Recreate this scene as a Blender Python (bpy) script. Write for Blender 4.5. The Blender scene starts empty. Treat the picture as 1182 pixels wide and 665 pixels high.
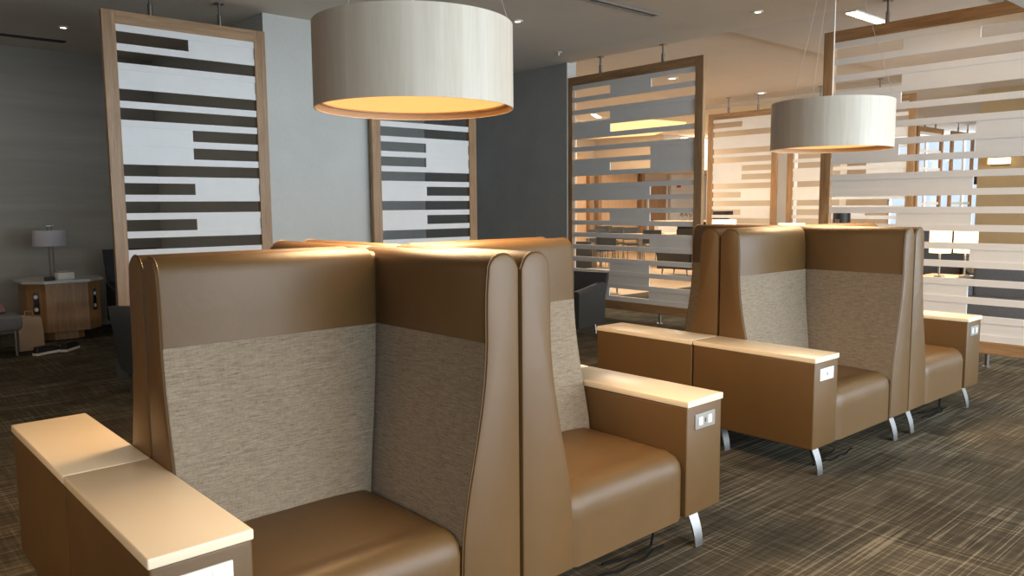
import bpy, bmesh, math, random
from mathutils import Vector, Matrix
random.seed(7)
S = bpy.context.scene
C = S.collection
# ---------------------------------------------------------------- camera
# floor plan: x runs along the window wall, y runs away from the windows, z is up, metres
cd = bpy.data.cameras.new('camera'); cam = bpy.data.objects.new('camera', cd); C.objects.link(cam)
cd.sensor_width = 36.0; cd.lens = 908.5 * 36.0 / 1182.0; cd.clip_end = 200
H0 = math.radians(41.5); PITCH = 0.10392; ROLL = -0.00793
right = Vector((math.cos(H0), -math.sin(H0), 0)); fh = Vector((math.sin(H0), math.cos(H0), 0))
fw = fh * math.cos(PITCH) + Vector((0, 0, -math.sin(PITCH)))
up = fh * math.sin(PITCH) + Vector((0, 0, math.cos(PITCH)))
r2 = right * math.cos(ROLL) + up * math.sin(ROLL); u2 = -right * math.sin(ROLL) + up * math.cos(ROLL)
cam.matrix_world = Matrix(((r2.x, u2.x, -fw.x, 0), (r2.y, u2.y, -fw.y, 0), (r2.z, u2.z, -fw.z, 1.4667), (0, 0, 0, 1)))
S.camera = cam
# ---------------------------------------------------------------- view + world + lights
S.view_settings.view_transform = 'Standard'; S.view_settings.look = 'None'
S.view_settings.gamma = 1.0; S.view_settings.use_curve_mapping = False
S.view_settings.exposure = 0.0
W = bpy.data.worlds.new('sky'); S.world = W; W.use_nodes = True
bg = W.node_tree.nodes['Background']; bg.inputs[0].default_value = (0.62, 0.78, 1.0, 1); bg.inputs[1].default_value = 1.2

def area(name, loc, rot, sx, sy, power, col, spread=180):
    l = bpy.data.lights.new(name, 'AREA'); l.shape = 'RECTANGLE'; l.size = sx; l.size_y = sy
    l.energy = power; l.color = col; l.spread = math.radians(spread)
    o = bpy.data.objects.new(name, l); o.location = loc; o.rotation_euler = rot; C.objects.link(o); return o
DAY = (0.78, 0.90, 1.0); WARM = (1.0, 0.66, 0.36); WARM2 = (1.0, 0.82, 0.62)
# daylight through the window bays behind the camera
for cx, pw in ((-1.6, 90), (1.7, 230), (5.0, 390), (8.3, 390), (11.6, 340), (18.2, 260)):
    area('daylight', (cx, -5.32, 1.75), (math.radians(90), 0, 0), 2.9, 2.7, pw, DAY)
# unseen warm fill lights added under the far room ceiling, no fittings modelled
for (x, y, p) in ((10.5, 9.5, 90), (14.5, 12.5, 170), (19.0, 13.0, 170), (10.8, 5.0, 45), (11.5, 1.5, 110), (15.5, 6.0, 90), (19.5, 5.0, 150), (10.5, 13.5, 80)):
    area('ceiling_fill', (x, y, 3.33), (0, 0, 0), 1.4, 1.4, p, WARM2)
area('front_fill', (6.5, 2.7, 3.34), (0, 0, 0), 0.5, 0.5, 13, WARM)  # added fill without a fitting, warms the slats of the largest screen
area('corner_fill', (0.4, 9.3, 3.33), (0, 0, 0), 0.6, 0.6, 10, WARM2)  # added fill without a fitting, lifts the left wall and block side

# ---------------------------------------------------------------- materials
def nodes(name):
    m = bpy.data.materials.new(name); m.use_nodes = True
    nt = m.node_tree; b = nt.nodes['Principled BSDF']; return m, nt, b
def N(nt, t, **k):
    n = nt.nodes.new(t)
    for a, v in k.items(): setattr(n, a, v)
    return n
def coords(nt, scale, src='Object', rot=(0, 0, 0)):
    tc = N(nt, 'ShaderNodeTexCoord'); mp = N(nt, 'ShaderNodeMapping')
    mp.inputs['Scale'].default_value = scale; mp.inputs['Rotation'].default_value = rot
    nt.links.new(tc.outputs[src], mp.inputs[0]); return mp.outputs[0]
def noise(nt, vec, scale, detail=3, rough=0.5, dist=0.0):
    n = N(nt, 'ShaderNodeTexNoise'); n.inputs['Scale'].default_value = scale; n.inputs['Detail'].default_value = detail
    n.inputs['Roughness'].default_value = rough; n.inputs['Distortion'].default_value = dist
    nt.links.new(vec, n.inputs['Vector']); return n.outputs['Fac']
def ramp(nt, fac, stops):
    r = N(nt, 'ShaderNodeValToRGB'); e = r.color_ramp.elements
    while len(e) < len(stops): e.new(0.5)
    for i, (p, c) in enumerate(stops): e[i].position = p; e[i].color = (*c, 1)
    nt.links.new(fac, r.inputs[0]); return r.outputs[0]
def bump(nt, b, fac, strength, dist=0.002):
    n = N(nt, 'ShaderNodeBump'); n.inputs['Strength'].default_value = strength; n.inputs['Distance'].default_value = dist
    nt.links.new(fac, n.inputs['Height']); nt.links.new(n.outputs[0], b.inputs['Normal'])
def math_(nt, op, a, b=None, clamp=False):
    n = N(nt, 'ShaderNodeMath', operation=op, use_clamp=clamp)
    for i, v in enumerate((a, b)):
        if v is None: continue
        if isinstance(v, (int, float)): n.inputs[i].default_value = v
        else: nt.links.new(v, n.inputs[i])
    return n.outputs[0]
def plain(name, col, rough=0.5, metal=0.0, var=0.06, spec=0.5, nscale=6):
    m, nt, b = nodes(name)
    f = noise(nt, coords(nt, (1, 1, 1)), nscale, 4)
    lo = tuple(max(0, c * (1 - var)) for c in col); hi = tuple(min(1, c * (1 + var)) for c in col)
    nt.links.new(ramp(nt, f, [(0.3, lo), (0.7, hi)]), b.inputs['Base Color'])
    b.inputs['Roughness'].default_value = rough; b.inputs['Metallic'].default_value = metal
    b.inputs['Specular IOR Level'].default_value = spec
    return m
def emit(name, col, strength):
    m, nt, b = nodes(name); b.inputs['Base Color'].default_value = (*col, 1)
    b.inputs['Emission Color'].default_value = (*col, 1); b.inputs['Emission Strength'].default_value = strength
    b.inputs['Roughness'].default_value = 0.6; return m
def wood(name, dark, light, axis, rough=0.45, gs=1.0):
    m, nt, b = nodes(name)
    sc = [14 * gs] * 3; sc[axis] = 0.9 * gs
    v = coords(nt, tuple(sc))
    a = noise(nt, v, 1.6, 5, 0.6, 0.8)
    fine = noise(nt, coords(nt, tuple(s * 6 for s in sc)), 1.5, 3, 0.6)
    mix = math_(nt, 'ADD', math_(nt, 'MULTIPLY', a, 0.7), math_(nt, 'MULTIPLY', fine, 0.3))
    nt.links.new(ramp(nt, mix, [(0.33, dark), (0.62, light)]), b.inputs['Base Color'])
    b.inputs['Roughness'].default_value = rough; bump(nt, b, mix, 0.15, 0.001); return m
def leather(name, col, rough):
    m, nt, b = nodes(name)
    v = coords(nt, (1, 1, 1))
    big = noise(nt, v, 3.0, 3); fine = noise(nt, v, 420, 2)
    nt.links.new(ramp(nt, big, [(0.3, tuple(c * 0.93 for c in col)), (0.7, tuple(c * 1.06 for c in col))]), b.inputs['Base Color'])
    b.inputs['Roughness'].default_value = rough; b.inputs['Specular IOR Level'].default_value = 0.5
    mix = math_(nt, 'ADD', math_(nt, 'MULTIPLY', fine, 0.25), math_(nt, 'MULTIPLY', noise(nt, v, 9, 2), 0.9))
    bump(nt, b, mix, 0.5, 0.0035); return m
def fabric(name):
    m, nt, b = nodes(name)
    s1 = noise(nt, coords(nt, (22, 22, 230)), 1.0, 4, 0.65)
    s2 = noise(nt, coords(nt, (70, 70, 480)), 1.0, 3, 0.7)
    s3 = noise(nt, coords(nt, (260, 260, 30)), 1.0, 2, 0.6)
    mix = math_(nt, 'ADD', math_(nt, 'ADD', math_(nt, 'MULTIPLY', s1, 0.5), math_(nt, 'MULTIPLY', s2, 0.32)), math_(nt, 'MULTIPLY', s3, 0.18))
    nt.links.new(ramp(nt, mix, [(0.33, (0.11, 0.083, 0.056)), (0.45, (0.22, 0.173, 0.122)), (0.64, (0.345, 0.28, 0.20))]), b.inputs['Base Color'])
    b.inputs['Roughness'].default_value = 0.95; b.inputs['Specular IOR Level'].default_value = 0.15
    b.inputs['Sheen Weight'].default_value = 0.25
    bump(nt, b, mix, 0.5, 0.002); return m
def carpet(name):
    m, nt, b = nodes(name)
    def streak(sc, lo, hi):
        f = noise(nt, coords(nt, sc, 'Object'), 1.0, 1, 0.4)
        r = N(nt, 'ShaderNodeMapRange'); r.inputs['From Min'].default_value = lo; r.inputs['From Max'].default_value = hi
        nt.links.new(f, r.inputs[0]); return r.outputs[0]
    def cells(sx, sy, ox):
        tc = N(nt, 'ShaderNodeTexCoord'); mp = N(nt, 'ShaderNodeMapping'); mp.inputs['Scale'].default_value = (sx, sy, 0.0)
        mp.inputs['Location'].default_value = (ox, ox * 1.7, 0)
        nt.links.new(tc.outputs['Object'], mp.inputs[0])
        fl = N(nt, 'ShaderNodeVectorMath', operation='FLOOR'); nt.links.new(mp.outputs[0], fl.inputs[0])
        w = N(nt, 'ShaderNodeTexWhiteNoise', noise_dimensions='2D'); nt.links.new(fl.outputs[0], w.inputs['Vector']); return w.outputs['Value']
    su = streak((1.3, 92, 1), 0.53, 0.62); sv = streak((92, 1.5, 1), 0.54, 0.62)
    su2 = streak((4, 45, 1), 0.40, 0.75); sv2 = streak((45, 4, 1), 0.40, 0.75)
    c1 = cells(1.6, 4.1, 0.3); c2 = cells(4.7, 2.1, 3.1); c3 = cells(3.3, 6.1, 7.7); c4 = cells(1.0, 1.0, 1.3)
    gate = lambda c, t: math_(nt, 'MULTIPLY', math_(nt, 'SUBTRACT', c, t, True), 1.0)
    line = math_(nt, 'ADD', math_(nt, 'MULTIPLY', su, gate(c1, -0.25)), math_(nt, 'MULTIPLY', sv, gate(c2, 0.30)))
    line2 = math_(nt, 'ADD', math_(nt, 'MULTIPLY', su2, 0.20), math_(nt, 'MULTIPLY', sv2, 0.20))
    base = math_(nt, 'ADD', math_(nt, 'MULTIPLY', c3, 0.26), math_(nt, 'MULTIPLY', c4, 0.08))
    tot = math_(nt, 'ADD', math_(nt, 'ADD', math_(nt, 'MULTIPLY', line, 0.55), line2), base)
    grain = noise(nt, coords(nt, (240, 240, 240)), 1.0, 2)
    tot = math_(nt, 'ADD', tot, math_(nt, 'MULTIPLY', math_(nt, 'SUBTRACT', grain, 0.5), 0.5))
    nt.links.new(ramp(nt, tot, [(0.08, (0.050, 0.043, 0.031)), (0.50, (0.105, 0.091, 0.066)), (1.0, (0.25, 0.22, 0.16))]), b.inputs['Base Color'])
    b.inputs['Roughness'].default_value = 1.0; b.inputs['Specular IOR Level'].default_value = 0.05
    bump(nt, b, grain, 0.6, 0.004); return m
def plaster(name, col, var=0.05, streaky=False, rough=0.85):
    m, nt, b = nodes(name)
    v = coords(nt, (1, 1, 14) if streaky else (1, 1, 1))
    f = noise(nt, v, 2.2 if not streaky else 1.6, 6, 0.6)
    f2 = noise(nt, coords(nt, (6, 6, 120)), 1.0, 3) if streaky else noise(nt, coords(nt, (1, 1, 1)), 30, 3)
    mix = math_(nt, 'ADD', math_(nt, 'MULTIPLY', f, 0.65), math_(nt, 'MULTIPLY', f2, 0.35))
    nt.links.new(ramp(nt, mix, [(0.32, tuple(c * (1 - var) for c in col)), (0.68, tuple(c * (1 + var) for c in col))]), b.inputs['Base Color'])
    b.inputs['Roughness'].default_value = rough; bump(nt, b, mix, 0.1, 0.002); return m

M = {}
M['leather'] = leather('caramel_leather', (0.128, 0.069, 0.022), 0.45)
M['fabric'] = fabric('heather_fabric')
M['laminate'] = plain('cream_laminate', (0.90, 0.77, 0.57), 0.26, var=0.02, nscale=3)
M['plate'] = plain('outlet_grey', (0.30, 0.29, 0.27), 0.4, var=0.02)
M['plate_white'] = plain('outlet_white', (0.82, 0.80, 0.74), 0.4, var=0.02)
M['socket'] = plain('socket_face', (0.85, 0.84, 0.78), 0.35, var=0.02)
M['black'] = plain('black_plastic', (0.012, 0.012, 0.013), 0.5)
M['cable'] = plain('cable_rubber', (0.010, 0.010, 0.010), 0.9, spec=0.1)
M['alu'] = plain('brushed_aluminium', (0.30, 0.29, 0.28), 0.42, 1.0)
M['steel'] = plain('dark_steel', (0.28, 0.26, 0.24), 0.35, 1.0)
OD, OL = (0.24, 0.132, 0.055), (0.46, 0.28, 0.14)
M['oak_x'] = wood('oak_grain_x', OD, OL, 0); M['oak_y'] = wood('oak_grain_y', OD, OL, 1); M['oak_z'] = wood('oak_grain_z', OD, OL, 2)
M['slat'] = plain('white_lacquer', (0.84, 0.84, 0.83), 0.5, var=0.02)
M['veneer'] = wood('pale_veneer', (0.62, 0.54, 0.43), (0.73, 0.66, 0.55), 2, 0.5, 0.6)
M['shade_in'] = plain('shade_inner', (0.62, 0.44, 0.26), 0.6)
M['diffuser'] = emit('pendant_diffuser', (1.0, 0.53, 0.17), 1.05)
M['wire'] = plain('wire', (0.55, 0.52, 0.48), 0.4)
M['cordw'] = plain('white_cord', (0.85, 0.82, 0.76), 0.5)
M['carpet'] = carpet('plaid_carpet')
M['tile'] = plaster('tan_tile', (0.52, 0.38, 0.24), 0.12, rough=0.35)
M['ceil'] = plaster('ceiling_paint', (0.74, 0.68, 0.59), 0.03)
M['ceil_w'] = plaster('ceiling_far', (0.66, 0.61, 0.56), 0.03)
M['grass'] = plaster('grasscloth', (0.37, 0.35, 0.31), 0.06, True)
M['dark_plaster'] = plaster('dark_plaster', (0.42, 0.42, 0.40), 0.1)
M['light_plaster'] = plaster('light_plaster', (0.62, 0.63, 0.60), 0.05)
M['warm_wall'] = plaster('warm_wall', (0.62, 0.53, 0.42), 0.04)
M['tan_wall'] = plaster('tan_wall', (0.42, 0.30, 0.16), 0.06)
M['white_wall'] = plaster('white_wall', (0.78, 0.76, 0.72), 0.02)
M['maple_z'] = wood('maple_panel', (0.60, 0.38, 0.20), (0.74, 0.52, 0.30), 2, 0.5)
M['honey'] = wood('honey_veneer', (0.22, 0.105, 0.035), (0.38, 0.20, 0.075), 2, 0.45)
M['marble'] = plaster('marble', (0.52, 0.50, 0.46), 0.18, rough=0.2)
M['dleather'] = leather('charcoal_leather', (0.030, 0.034, 0.036), 0.42)
M['gfabric'] = plain('grey_upholstery', (0.16, 0.155, 0.155), 0.9, var=0.12, nscale=60)
M['lampshade'] = plain('lampshade_grey', (0.52, 0.50, 0.52), 0.8)
M['lit_shade'] = emit('lit_lampshade', (1.0, 0.78, 0.46), 2.2)
M['lamp_white'] = emit('linear_light', (1.0, 0.90, 0.74), 6.0)
M['cove'] = emit('cove_glow_patch', (1.0, 0.68, 0.30), 1.1)  # light on the ceiling, put in as emission
M['sconce'] = emit('sconce_light', (1.0, 0.72, 0.32), 3.0)
M['paper'] = plain('kraft_paper', (0.42, 0.30, 0.20), 0.9)
M['pink'] = plain('pink_knit', (0.40, 0.20, 0.20), 0.95)
M['red'] = plain('alarm_red', (0.55, 0.02, 0.02), 0.4)
gm, gnt, gb = nodes('clear_glass'); gb.inputs['Transmission Weight'].default_value = 1.0; gb.inputs['Roughness'].default_value = 0.0; gb.inputs['IOR'].default_value = 1.45
M['glass'] = gm
wm, wnt, wb = nodes('window_glass')
tr = N(wnt, 'ShaderNodeBsdfTransparent'); gl = N(wnt, 'ShaderNodeBsdfGlossy'); gl.inputs['Roughness'].default_value = 0.02
mx = N(wnt, 'ShaderNodeMixShader'); mx.inputs[0].default_value = 0.06
wnt.links.new(tr.outputs[0], mx.inputs[1]); wnt.links.new(gl.outputs[0], mx.inputs[2])
wnt.links.new(mx.outputs[0], wnt.nodes['Material Output'].inputs[0]); M['pane'] = wm

# ---------------------------------------------------------------- mesh helpers
def new(): return bmesh.new()
def box(bm, x0, x1, y0, y1, z0, z1, bev=0.0, seg=2):
    t = bmesh.new(); bmesh.ops.create_cube(t, size=1.0)
    for v in t.verts: v.co = Vector(((x0 + x1) / 2 + v.co.x * abs(x1 - x0), (y0 + y1) / 2 + v.co.y * abs(y1 - y0), (z0 + z1) / 2 + v.co.z * abs(z1 - z0)))
    if bev > 0: bmesh.ops.bevel(t, geom=t.edges[:], offset=bev, segments=seg, affect='EDGES', profile=0.5)
    merge(bm, t); return bm
def merge(bm, t, mat=None):
    if mat is not None: bmesh.ops.transform(t, matrix=mat, verts=t.verts[:])
    mp = [bm.verts.new(v.co) for v in t.verts]
    t.verts.index_update()
    for f in t.faces:
        try: bm.faces.new([mp[v.index] for v in f.verts])
        except ValueError: pass
    t.free(); return bm
def rings(bm, rs, cap=True, closed=True):
    """loft a list of rings (lists of points)"""
    L = [[bm.verts.new(p) for p in r] for r in rs]; n = len(L[0])
    for a, b in zip(L[:-1], L[1:]):
        for i in range(n if closed else n - 1):
            j = (i + 1) % n
            try: bm.faces.new((a[i], a[j], b[j], b[i]))
            except ValueError: pass
    if cap and closed:
        bm.faces.new(L[0][::-1]); bm.faces.new(L[-1])
    return bm
def tube(bm, pts, r, n=10):
    pts = [Vector(p) for p in pts]; rs = []
    prev = None
    for i, p in enumerate(pts):
        d = (pts[min(i + 1, len(pts) - 1)] - pts[max(i - 1, 0)]).normalized()
        if prev is None:
            a = Vector((0, 0, 1)) if abs(d.z) < 0.9 else Vector((1, 0, 0)); e1 = d.cross(a).normalized()
        else: e1 = (prev - d * prev.dot(d)).normalized()
        prev = e1; e2 = d.cross(e1); rr = r[i] if isinstance(r, (list, tuple)) else r
        rs.append([p + (e1 * math.cos(2 * math.pi * k / n) + e2 * math.sin(2 * math.pi * k / n)) * rr for k in range(n)])
    return rings(bm, rs)
def lathe(bm, prof, cx=0, cy=0, n=40, cap=True):
    rs = [[(cx + r * math.cos(2 * math.pi * k / n), cy + r * math.sin(2 * math.pi * k / n), z) for k in range(n)] for r, z in prof]
    return rings(bm, rs, cap)
def obj(name, bm, mat, parent=None, smooth=True, label=None, loc=None):
    bmesh.ops.recalc_face_normals(bm, faces=bm.faces[:])
    me = bpy.data.meshes.new(name); bm.to_mesh(me); bm.free()
    o = bpy.data.objects.new(name, me); me.materials.append(M[mat] if isinstance(mat, str) else mat)
    if smooth:
        for p in me.polygons: p.use_smooth = True
        try: me.set_sharp_from_angle(angle=math.radians(35))
        except Exception: pass
    C.objects.link(o)
    if parent: o.parent = parent
    if label: o['label'] = label
    if loc: o.location = loc
    return o
def thing(name, label, cat, loc=(0, 0, 0), rz=0.0, group=None):
    o = bpy.data.objects.new(name, None); C.objects.link(o); o.location = loc; o.rotation_euler = (0, 0, rz)
    o.empty_display_size = 0.2
    o['label'] = label; o['category'] = cat
    if group: o['group'] = group
    return o
def tag(o, label, cat, group=None):
    o['label'] = label; o['category'] = cat
    if group: o['group'] = group
    return o
def struct(name, bm, mat, parent=None, smooth=False):
    o = obj(name, bm, mat, parent, smooth)
    if not parent: o['kind'] = 'structure'
    return o
def copy_tree(o, loc=None, rz=None, label=None, group=None, parent=None):
    c = o.copy(); C.objects.link(c)
    if parent: c.parent = parent
    for ch in list(o.children): copy_tree(ch, parent=c)
    if loc is not None: c.location = loc
    if rz is not None: c.rotation_euler = (0, 0, rz)
    if label: c['label'] = label
    if group: c['group'] = group
    return c

# ---------------------------------------------------------------- room
CZ = 3.37; RZ = 3.45
XW = 7.79                                        # line of the long screens
struct('floor', box(new(), -6, 26, -5.05, 8.4, -0.1, 0.0), 'carpet')
b = new(); box(b, 7.8, 26, 8.4, 16.2, -0.1, 0.0); struct('floor_tiled', b, 'tile')
b = new(); box(b, -6, 7.8, 8.4, 11.2, -0.1, 0.0); struct('floor_rear', b, 'carpet')
b = new(); box(b, -6, XW, -5.05, 11.2, CZ, CZ + 0.3); struct('ceiling', b, 'ceil')
b = new(); box(b, XW, 26, -5.05, 5.1, CZ, CZ + 0.3); struct('ceiling_right', b, 'ceil_w')
b = new(); box(b, 13.7, 26, 5.1, 16.2, CZ, CZ + 0.3); struct('ceiling_dining', b, 'ceil')
b = new(); box(b, -6, 7.70, 0.6, 1.92, 2.85, CZ); struct('ceiling_soffit', b, 'light_plaster')
b = new(); box(b, XW, 13.7, 5.1, 16.2, RZ, RZ + 0.3); struct('ceiling_far', b, 'ceil_w')
b = new(); box(b, -6, 3.45, 10.91, 11.1, 0, CZ); struct('wall_left', b, 'grass')
b = new(); box(b, 3.45, 4.68, 7.56, 11.1, 0, CZ); struct('wall_block', b, 'light_plaster')
b = new(); box(b, 4.68, 7.73, 10.91, 11.1, 0, CZ); struct('wall_alcove', b, 'dark_plaster')
b = new(); box(b, 7.73, 7.90, 7.60, 16.1, 0, RZ); struct('wall_divider', b, 'dark_plaster')
b = new(); box(b, 7.728, 7.902, 7.585, 7.60, 0, RZ); struct('trim_1', b, 'light_plaster')
b = new(); box(b, 7.9, 24.1, 16.0, 16.2, 0, RZ); struct('wall_far', b, 'warm_wall')
b = new(); box(b, -6.2, -6, -5.05, 11.1, 0, CZ); struct('wall_side', b, 'grass')
# far east wall with a glazed bay
b = new(); box(b, 24, 24.2, -5.05, 7.2, 0, RZ); box(b, 24, 24.2, 10.2, 16.2, 0, RZ); box(b, 24, 24.2, 7.2, 10.2, 0, 0.5); struct('wall_east', b, 'warm_wall')
w = bpy.data.objects.new('window_7', None); C.objects.link(w); w['kind'] = 'structure'
b = new(); box(b, 24.05, 24.07, 7.2, 10.2, 0.5, RZ); obj('pane', b, 'pane', w, False)
b = new()
for y in (7.2, 8.2, 9.2, 10.17): box(b, 24.0, 24.12, y, y + 0.05, 0.5, RZ)
obj('window_frame', b, 'slat', w, False)
area('daylight_far', (24.6, 8.7, 2.0), (0, math.radians(90), 0), 3.0, 3.0, 150, DAY)
# window wall behind the camera
b = new(); box(b, -6.2, 26, -5.25, -5.05, 0, 0.35); box(b, -6.2, 26, -5.25, -5.05, 3.15, CZ + 0.3)
edges = [-6.2, -3.1, 0.2, 3.5, 6.8, 10.1, 26]
for cx in (-3.15, 0.05, 3.35, 6.65, 9.95, 13.25): box(b, cx - 0.12, cx + 0.22, -5.25, -5.05, 0.35, 3.15)
box(b, -6.2, -3.2, -5.25, -5.05, 0.35, 3.15); box(b, 13.4, 16.7, -5.25, -5.05, 0.35, 3.15); box(b, 19.7, 26, -5.25, -5.05, 0.35, 3.15)
struct('wall_windows', b, 'light_plaster')
for i, cx in enumerate((-3.15, 0.05, 3.35, 6.65, 9.95, 16.55)):
    w = bpy.data.objects.new('window_%d' % (i + 1), None); C.objects.link(w); w['kind'] = 'structure'
    b = new(); box(b, cx + 0.22, cx + 3.08, -5.16, -5.15, 0.35, 3.15); obj('pane', b, 'pane', w, False)
    b = new(); box(b, cx + 1.62, cx + 1.68, -5.2, -5.1, 0.35, 3.15); box(b, cx + 0.22, cx + 3.08, -5.2, -5.1, 2.3, 2.36)
    obj('window_frame', b, 'slat', w, False)
# far inner walls
b = new(); box(b, 16.2, 16.5, 7.9, 11.2, 0, RZ); struct('wall_core', b, 'warm_wall')
b = new(); box(b, 15.0, 15.3, -2.0, 4.9, 0, CZ); struct('wall_lounge', b, 'tan_wall')
b = new(); box(b, 14.5, 14.85, 8.12, 8.45, 0, CZ); struct('wall_column', b, 'white_wall')
b = new(); box(b, 12.8, 13.3, 12.75, 13.1, 0, RZ); struct('wall_pier', b, 'white_wall')
b = new(); box(b, 17.5, 24, 13.5, 16, 2.45, RZ); struct('ceiling_bulkhead', b, 'ceil_w')

# ---------------------------------------------------------------- booth seating
HW, AW, D, ZB, ZT, SLAB, HT = 1.181, 0.251, 0.7756, 0.164, 0.66, 0.028, 1.317
G = 0.005
def profile():
    """(t, z) section of a high back: t is the distance from the centre plane"""
    p = [(G, ZB), (G, 0.7), (G, HT - 0.055)]
    for k in range(1, 10):
        a = math.pi - math.pi * k / 10
        p.append((0.0675 + G / 2 + (0.0625) * math.cos(a) + 0.002, HT - 0.055 + 0.055 * math.sin(a)))
    p += [(0.134, HT - 0.06), (0.140, 1.20), (0.142, 1.12), (0.142, 1.035), (0.145, 0.98), (0.153, 0.90), (0.166, 0.82), (0.184, 0.73), (0.202, 0.65), (0.220, 0.57), (0.234, 0.50), (0.245, 0.42), (0.250, 0.34), (0.252, ZB)]
    return p
PR = profile()
def slope_t(z):
    q = PR[12:]
    for (t1, z1), (t2, z2) in zip(q[:-1], q[1:]):
        if z2 <= z <= z1: return t1 + (t2 - t1) * (z1 - z) / (z1 - z2 + 1e-9)
    return q[-1][0]
def inset(pr, d):
    cx = 0.1; out = []
    n = len(pr)
    for i, (t, z) in enumerate(pr):
        a = Vector(pr[(i - 1) % n]); c = Vector(pr[(i + 1) % n]); e = (c - a).normalized()
        nrm = Vector((e.y, -e.x))        # clockwise polygon -> inward
        out.append((t + nrm.x * d, max(z + nrm.y * d, ZB)))
    return out
def unit(name, sx, sy, label, cord):
    U0 = thing(name, label, 'booth seat', group=None)
    fx = lambda P: [(sx * x, sy * y, z) for (x, y, z) in P]
    def ext(axis, s0, s1, r=0.012):
        rs = []
        for s, d in ((s0, r), (s0 + r * 0.3, r * 0.35), (s0 + r, 0), (s1 - r, 0), (s1 - r * 0.3, r * 0.35), (s1, r)):
            pr = inset(PR, d)
            rs.append(fx([(s, t, z) if axis == 0 else (t, s, z) for t, z in pr]))
        return rings(new(), rs)
    rs = []
    for s, d in ((-0.02, 0.016), (0.004, 0.012), (0.008, 0.005), (0.016, 0.0)):
        pr = inset(PR, d); rs.append(fx([(slope_t(min(max(z, ZB), 1.2)) + s, t, z) for t, z in pr]))
    xe = HW - AW - 0.002
    for s, d in ((xe - 0.012, 0), (xe - 0.0036, 0.0042), (xe, 0.012)):
        rs.append(fx([(s, t, z) for t, z in inset(PR, d)]))
    obj('backrest', rings(new(), rs), 'leather', U0)
    obj('side_wing', ext(1, G, D), 'leather', U0)
    # fabric panels
    def sheet(axis, s0, s1, z0, z1, off=0.0025):
        rs = []; zs = [z0 + (z1 - z0) * k / 26 for k in range(27)]
        outer = [(slope_t(z) + off, z) for z in zs]; inner = [(slope_t(z) - 0.01, z) for z in reversed(zs)]
        poly = outer + inner
        for i, s in enumerate((s0, s1)):
            rs.append(fx([((slope_t(z) + 0.013 if i == 0 else s), t, z) if axis == 0 else (t, s, z) for t, z in poly]))
        return rings(new(), rs)
    obj('fabric_panel', sheet(0, 0.06, HW - AW - 0.010, 0.40, 1.035), 'fabric', U0)
    obj('fabric_panel', sheet(1, 0.06, D - 0.012, 0.40, 1.035), 'fabric', U0)
    # welts along the panel edges
    def welt(axis, s, r=0.0028, a=3, b_=26):
        pts = [(slope_t(z) + 0.001, z) for z in [ZB + 0.01 + (1.30 - ZB) * k / 40 for k in range(39)]]
        tp = [(t, z) for t, z in PR[2:13]]
        path = tp + [(slope_t(z), z) for z in [1.25 - (1.25 - ZB) * k / 40 for k in range(41)]]
        P = fx([(s, t, z) if axis == 0 else (t, s, z) for t, z in path])
        return tube(new(), P, r, 6)
    obj('piping', welt(1, D - 0.010), 'leather', U0); obj('piping', welt(0, HW - AW - 0.012), 'leather', U0)
    # seat: crowned top, soft front edge
    X0, X1, Y0, Y1 = 0.235, HW - AW - 0.004, 0.22, D - 0.004
    nx, ny = 16, 22; b = new(); grid = []
    zs_top = 0.458
    for j in range(ny + 1):
        row = []
        for i in range(nx + 1):
            fxx = i / nx; x = X0 + (X1 - X0) * fxx
            # path: back -> front over rounded edge, then down
            R = 0.075
            Lf = (Y1 - R - Y0); La = R * math.pi / 2; Ld = zs_top - R - ZB; tot = Lf + La + Ld; s = tot * j / ny
            ed = min(fxx, 1 - fxx) * (X1 - X0); er = 0.022; soft = 0.0
            if ed < er: soft = er - math.sqrt(max(0, er * er - (er - ed) ** 2))
            crown = 0.020 * (1 - (2 * fxx - 1) ** 4)
            if s < Lf:
                y = Y0 + s; z = zs_top - 0.012 + crown * math.sin(math.pi * min(1, 0.25 + 0.7 * s / Lf)) - soft
            elif s < Lf + La:
                a = (s - Lf) / R; y = Y1 - R + (R - soft) * math.sin(a); z = zs_top - R - 0.012 + (R - soft) * math.cos(a) + crown * (0.55 * math.cos(a) + 0.0)
            else:
                z = zs_top - R - 0.012 - (s - Lf - La); z = max(z, ZB) if j < ny else ZB; y = Y1 - soft * 1.0
            row.append(b.verts.new((sx * x, sy * y, z)))
        grid.append(row)
    for j in range(ny):
        for i in range(nx): b.faces.new((grid[j][i], grid[j][i + 1], grid[j + 1][i + 1], grid[j + 1][i]))
    # close sides, bottom and back
    lo = []
    for i in (0, nx):
        base = b.verts.new((sx * (X0 if i == 0 else X1), sy * Y0, ZB)); lo.append(base)
        col = [grid[j][i] for j in range(ny + 1)] + [base]; b.faces.new(col)
    b.faces.new([grid[ny][i] for i in range(nx + 1)] + [lo[1], lo[0]])
    b.faces.new([grid[0][i] for i in range(nx + 1)] + [lo[1], lo[0]])
    obj('seat', b, 'leather', U0)
    # arm and its top
    def sb(x0, x1, y0, y1, z0, z1, bev, seg=3):
        a, c = sorted((sx * x0, sx * x1)); d, e = sorted((sy * y0, sy * y1)); return box(new(), a, c, d, e, z0, z1, bev, seg)
    arm = obj('arm', sb(HW - AW, HW, G, D - 0.002, ZB, ZT - SLAB, 0.007), 'leather', U0)
    obj('arm_top', sb(HW - AW - 0.002, HW + 0.004, 0.004, D + 0.004, ZT - SLAB, ZT, 0.0045), 'laminate', U0)
    # socket plate on the arm front
    white = sx < 0
    xc = HW - AW / 2; pl = obj('outlet_plate', sb(xc - 0.072, xc + 0.072, D - 0.004, D + 0.003, 0.530, 0.596, 0.003), 'plate_white' if white else 'plate', U0,
                            label='white power outlet plate' if white else 'grey power outlet plate')
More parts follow.
